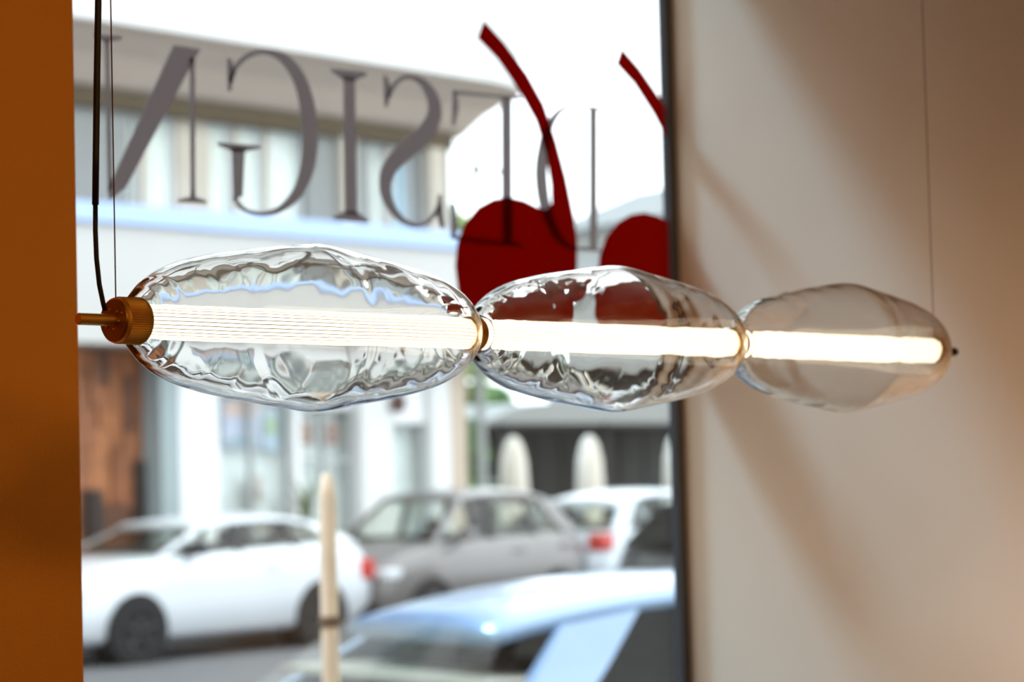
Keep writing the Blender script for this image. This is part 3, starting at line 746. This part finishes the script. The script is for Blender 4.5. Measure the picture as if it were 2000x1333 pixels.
    for wx in p['wheels']:
        for s in (-1, 1):
            y = s*hw*.985
            link('wheel_arch', lathe(nb(), [(s*hw*.6, wr_*1.16), (s*hw*1.003, wr_*1.16)], 40, axis='y', off=(wx, 0, wr_+.015)), M['arch'], e)
            wl_ = link('wheel', lathe(nb(), [(y-s*.19, wr_*.62), (y-s*.19, wr_*.93), (y-s*.16, wr_), (y-s*.02, wr_), (y+s*.018, wr_*.93), (y+s*.02, wr_*.66), (y-s*.01, wr_*.64)], 36, axis='y', off=(wx, 0, wr_)), M['tyre'], e, smooth=True)
            bm = nb()
            for k in range(5):
                a = k*2*math.pi/5+.3; c, s2 = math.cos(a), math.sin(a)
                tube(bm, [(wx+.04*c, y-s*.005, wr_+.04*s2), (wx+wr_*.62*c, y+s*.008, wr_+wr_*.62*s2)], [.045, .032], 8)
            lathe(bm, [(y-s*.02, wr_*.58), (y+s*.014, wr_*.60), (y+s*.014, wr_*.66), (y-s*.02, wr_*.66)], 32, axis='y', off=(wx, 0, wr_), close=True)
            lathe(bm, [(y-s*.02, .07), (y+s*.015, .06)], 16, axis='y', off=(wx, 0, wr_))
            link('rim', bm, M[rim], wl_)
    # lights, bumpers, mirrors, handles, plate
    zh = lerp(top, .15); tf = p.get('tail', .80)
    for s in (-1, 1):
        link('headlight', box(nb(), .02, .36, s*hw*.72-.16, s*hw*.72+.16, zh-.20, zh-.07, .03), M['head'], e)
        zt_ = lerp(top, Lc-.1)+p.get('tz', 0)
        link('tail_light', box(nb(), Lc-.22, Lc+.012, s*hw*tf-.13, s*hw*tf+.13, zt_-.30, zt_-.08, .03), M['tail'], e)
        mx = xw0+.42
        bm = nb(); box(bm, mx, mx+.13, s*(hw+.10)-.10, s*(hw+.10)+.10, belt(mx)+.0, belt(mx)+.14, .03); box(bm, mx+.03, mx+.09, s*hw*.96-.06, s*hw*.96+.06, belt(mx)-.02, belt(mx)+.04)
        link('mirror', bm, p.get('mirror', paint), e)
        for hx in p.get('handles', (xw1+.75, xw1+1.65)):
            link('door_handle', box(nb(), hx, hx+.2, s*hw*.985-.02, s*hw*.985+.02, belt(hx)-.19, belt(hx)-.155, .008), paint, e)
    link('grille', box(nb(), -.02, .1, -hw*.5, hw*.5, zb+.22, zb+.40, .02), M['trim'], e)
    link('bumper_intake', box(nb(), -.02, .2, -hw*.78, hw*.78, zb+.05, zb+.17, .02), M['trim'], e)
    link('rear_bumper', box(nb(), Lc-.2, Lc+.03, -hw*.8, hw*.8, zb+.12, zb+.34, .05), paint, e)
    link('number_plate', box(nb(), Lc+.0, Lc+.02, -.25, .25, lerp(top, Lc)-.42, lerp(top, Lc)-.31), M['plate'], e)
    return e
def paint(name, c, metal=0, rough=.35): return mat(name, c, rough, metal, coat=.6, var=.02, scale=2)
suv = dict(L=4.3, W=1.78, H=1.56, top=[(0, .66), (.12, .80), (.5, .90), (1.05, .99), (1.4, 1.01), (3.9, 1.10), (4.15, 1.05), (4.3, .82)], xw0=1.05, xw1=1.85, xr1=3.75, xr0=4.15, drop=.12,
           pillars=[(1.12, 1.88, .10), (2.28, 2.32, .07), (3.12, 3.08, .07), (3.95, 3.55, .30)], wheels=(.82, 3.42), wr=.33)
M['pwhite'] = paint('white_car_paint', (.70, .73, .77)); M['psilver'] = paint('warm_silver_car_paint', (.20, .185, .18), .35)
M['pblue'] = paint('pale_blue_car_paint', (.24, .34, .50), .25, .25); M['pice'] = paint('ice_silver_car_paint', (.58, .63, .68), .2, .3); M['pblack'] = paint('black_car_paint', (.008, .008, .009))
wf = pix(280, 1300, 2, 0); wy = 18.95
c1 = dict(suv); c1.update(H=1.455, rail=.86, top=[(0, .72), (.12, .87), (.5, .97), (1.05, 1.05), (1.4, 1.07), (3.9, 1.14), (4.15, 1.08), (4.3, .84)]); c1['mirror'] = M['trim']
car('white hatchback parked across the street before the brown timber shop', (wf.x-.82, wy+.89, 0), 0, M['pwhite'], c1, rim='rimdark')
c2 = dict(suv); c2.update(tail=.6, H=1.64, L=3.65, W=1.70, wheels=(.72, 2.95), wr=.30, xw0=.72, xw1=1.42, xr1=3.15, xr0=3.5, top=[(0, .70), (.1, .84), (.4, .95), (.75, 1.03), (1.1, 1.06), (3.3, 1.12), (3.52, 1.06), (3.65, .84)], pillars=[(.80, 1.45, .10), (1.85, 1.88, .07), (2.62, 2.60, .07), (3.32, 2.98, .28)])
car('silver grey compact car parked behind the white hatchback', (19.74, wy+.82, 0), 0, M['psilver'], c2)
c3 = dict(suv); c3.update(H=1.56, tz=.16)
x3 = 23.46
car('ice silver car with its red tail light towards the grey compact car', (x3+4.3, wy+.7, 0), math.pi, M['pice'], c3)
c4 = dict(suv); c4.update(H=1.60, L=4.4)
xb = pix(1286, 1100, 1, 14.0)
car('black car mostly hidden by the window frame', (xb.x+1.35+4.4, 14.9, 0), math.pi, M['pblack'], c4, glass='cglass_d')
c5 = dict(suv); c5.update(L=4.3, W=1.80, H=1.46, rw=.66, taper=.2, drop=.10, top=[(0, .62), (.12, .74), (.5, .84), (1.05, .95), (1.4, 1.0), (3.5, 1.10), (4.0, 1.09), (4.2, 1.02), (4.3, .80)], xw0=1.0, xw1=1.85, xr1=3.85, xr0=4.2,
          pillars=[(1.12, 1.88, .10), (2.3, 2.34, .07), (3.0, 2.98, .07), (3.92, 3.45, .32)], rearglass='cglass')
car('pale blue car parked close to the shop window', (10.235, 5.13, 0), math.pi-R(14), M['pblue'], c5, glass='cglass_d')
# wooden stake on the near pavement
M['stake'] = mat('pale_wood_stake', (.95, .70, .50), .8, var=.15, scale=9); M['strap'] = mat('brown_strap', (.16, .09, .05), .8)
sp = pix(645, 1250, 1, 3.7); st_top = pix(643, 924, 1, 3.7).z-.12
st = empty('wooden_stake', (sp.x, 3.7, .12), 'pale wooden stake with a brown strap standing on the pavement by the white hatchback', 'stake')
link('stake', lathe(nb(), [(0, .021), (st_top-.05, .0185), (st_top, .010)], 12, axis='z', rfun=lambda t, r, a: r*(1+.05*math.cos(3*a))), M['stake'], st, smooth=True)
zs = pix(645, 1215, 1, 3.7).z-.12
link('strap', lathe(nb(), [(zs-.012, .0215), (zs-.01, .0235), (zs+.01, .0235), (zs+.012, .0215)], 16, axis='z'), M['strap'], st)
